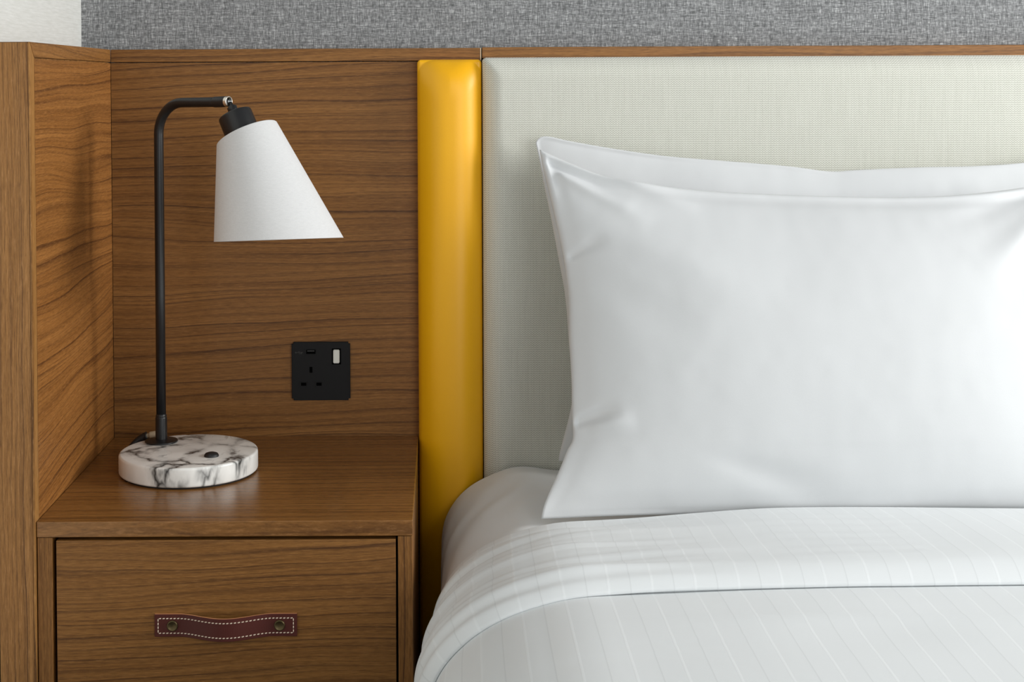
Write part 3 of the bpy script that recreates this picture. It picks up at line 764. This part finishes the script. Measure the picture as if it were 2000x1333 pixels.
def pillow(name, left, right, bottom, top, p0, p1, hf, hb, ridges, mat, seed, label, piping=1.0, nu=240, nv=180):
    """left/right run bottom to top, bottom/top run left to right, in (X, height along the lean)."""
    lf, rt, bt, tp = resample(left, nv), resample(right, nv), resample(bottom, nu), resample(top, nu)
    u = np.linspace(0, 1, nu)[:, None, None]; v = np.linspace(0, 1, nv)[None, :, None]
    C_ = ((1 - u) * lf[None] + u * rt[None] + (1 - v) * bt[:, None] + v * tp[:, None]
          - ((1 - u) * (1 - v) * bt[0] + u * (1 - v) * bt[-1] + (1 - u) * v * tp[0] + u * v * tp[-1]))
    X, T = C_[..., 0], C_[..., 1]
    u = u[..., 0]; v = v[..., 0]
    su = 1 - np.abs(2 * u - 1) ** 2.8; sv_ = 1 - np.abs(2 * v - 1) ** 2.1
    body = np.maximum(su, 0) ** 0.66 * np.maximum(sv_, 0) ** 0.80
    rimu = np.minimum(u, 1 - u); rimv = np.minimum(v, 1 - v); rim = sstep(0, 0.03, np.minimum(rimu, rimv) * np.ones_like(X))
    rel = 0.0040 * fbm(X * 3.2 + seed, T * 3.2 + X, 2, seed) + 0.0007 * fbm(X * 13, T * 11, 3, seed + 7)
    for rg in ridges:
        xa, ta, xb, tb, w, h = rg[:6]; soft_ = len(rg) > 6
        dx, dt = xb - xa, tb - ta; L2 = dx * dx + dt * dt
        k = ((X - xa) * dx + (T - ta) * dt) / L2
        kc = np.clip(k, 0, 1)
        bend = 0.10 * math.sqrt(L2) * (kc - kc * kc)
        nx_, nt_ = -dt / math.sqrt(L2), dx / math.sqrt(L2)
        dist = np.sqrt((X - xa - kc * dx - nx_ * bend) ** 2 + (T - ta - kc * dt - nt_ * bend) ** 2)
        rel = rel + h * np.exp(-(dist / (w * (0.55 + 0.9 * kc))) ** 2) * (np.sin(PI * kc) ** 1.5 if soft_ else sstep(-0.02, 0.12, k) * (1 - sstep(0.55, 1.15, k)))
    p0 = np.array(p0); p1 = np.array(p1); Td = (p1 - p0) / np.linalg.norm(p1 - p0); Nd = np.cross([1, 0, 0], Td)
    if Nd[1] > 0: Nd = -Nd
    edge = 0.0016
    rd = np.minimum(np.minimum(u, 1 - u) * 0.75, np.minimum(v, 1 - v) * 0.46); tp_ = sstep(0.80, 0.97, v) * np.ones_like(rd)
    rel = rel + piping * (0.25 + 0.75 * tp_) * (0.0030 * np.exp(-((rd - 0.0055) / 0.0045) ** 2) - 0.0022 * np.exp(-((rd - 0.019) / 0.008) ** 2))
    rim = sstep(0, 0.006, rd)
    hF = edge + hf * body + rel * rim; hB = edge + hb * body
    base = p0 + X[..., None] * np.array([1.0, 0, 0]) + T[..., None] * Td
    VF = base + Nd * hF[..., None]; VB = base - Nd * hB[..., None]
    V = np.vstack([VF.reshape(-1, 3), VB.reshape(-1, 3)])
    F = np.vstack([grid_faces(nu, nv), grid_faces(nu, nv, nu * nv, True)])
    ring = [i * nv for i in range(nu)] + [(nu - 1) * nv + j for j in range(1, nv)] + [i * nv + nv - 1 for i in range(nu - 2, -1, -1)] + [j for j in range(nv - 2, 0, -1)]
    m = len(ring); b0 = nu * nv
    Fs = np.array([[ring[i], b0 + ring[i], b0 + ring[(i + 1) % m], ring[(i + 1) % m]] for i in range(m)])
    o = grid_obj(name, V, np.vstack([F, Fs]), mat, None)
    return tag(o, label, 'pillow', 'pillows propped against the headboard')

pillow('pillow',
       [(0.1640, 0.004), (0.1653, 0.0147), (0.1713, 0.0372), (0.1794, 0.0684), (0.184, 0.0988), (0.18, 0.1642), (0.1746, 0.2368), (0.1647, 0.295), (0.1541, 0.3532), (0.1449, 0.3969), (0.1385, 0.4334), (0.1336, 0.4560)],
       [(0.905, 0.005), (0.893, 0.10), (0.888, 0.22), (0.890, 0.34), (0.9082, 0.4457)],
       [(0.1640, 0.004), (0.35, 0.006), (0.6, 0.006), (0.905, 0.005)],
       [(0.1336, 0.4560), (0.1378, 0.4620), (0.1452, 0.4650), (0.1583, 0.4636), (0.1801, 0.4585), (0.2456, 0.4467), (0.3184, 0.4361), (0.4057, 0.4284), (0.493, 0.4207), (0.5512, 0.4132), (0.5949, 0.4151), (0.6822, 0.4184), (0.755, 0.4195), (0.8279, 0.4242), (0.8716, 0.4335), (0.9082, 0.4457)],
       (0, -0.09, 0.600), (0, -0.075, 1.10), 0.040, 0.028,
       [], MAT['pillow'], 3, 'white cotton pillow behind the other, flat against the fabric headboard', 0.0)
pillow('pillow',
       [(0.122, -0.0036), (0.1257, 0.0113), (0.1346, 0.0313), (0.1464, 0.0552), (0.157, 0.0793), (0.1654, 0.0966), (0.1655, 0.1323), (0.1663, 0.1719), (0.1656, 0.2256), (0.1663, 0.2804), (0.162, 0.3328), (0.1529, 0.3864), (0.144, 0.4337), (0.138, 0.4633), (0.1345, 0.4871)],
       [(0.900, 0.002), (0.882, 0.08), (0.870, 0.20), (0.864, 0.32), (0.866, 0.40), (0.8719, 0.4595)],
       [(0.122, -0.0036), (0.1420, -0.003), (0.2796, 0.001), (0.5, 0.001), (0.900, 0.002)],
       [(0.1345, 0.4871), (0.1731, 0.4683), (0.235, 0.4443), (0.3385, 0.4283), (0.4421, 0.4212), (0.5804, 0.4162), (0.6846, 0.4178), (0.7904, 0.429), (0.8343, 0.4427), (0.8719, 0.4595)],
       (0, -0.338, 0.600), (0, -0.140, 1.07), 0.076, 0.030,
       [(0.140, 0.486, 0.33, 0.395, 0.010, 0.0075), (0.142, 0.470, 0.24, 0.405, 0.009, -0.0060), (0.150, 0.452, 0.27, 0.375, 0.011, 0.0055),
        (0.166, 0.330, 0.215, 0.350, 0.008, -0.004), (0.164, 0.112, 0.220, 0.126, 0.008, -0.0065), (0.180, 0.106, 0.245, 0.112, 0.010, 0.0045, 1), (0.19, 0.30, 0.33, 0.20, 0.030, -0.0035, 1), (0.22, 0.36, 0.42, 0.24, 0.028, 0.0030, 1),
        (0.310, 0.070, 0.520, 0.002, 0.017, -0.0046, 1),
        (0.872, 0.455, 0.70, 0.300, 0.016, 0.0080), (0.872, 0.440, 0.73, 0.270, 0.014, -0.0070), (0.870, 0.425, 0.76, 0.230, 0.016, 0.0075), (0.870, 0.400, 0.80, 0.200, 0.013, -0.006), (0.872, 0.462, 0.66, 0.365, 0.014, -0.0055)],
       MAT['pillow'], 9, 'plump white cotton pillow in front, its lower edge tucked behind the duvet cuff')
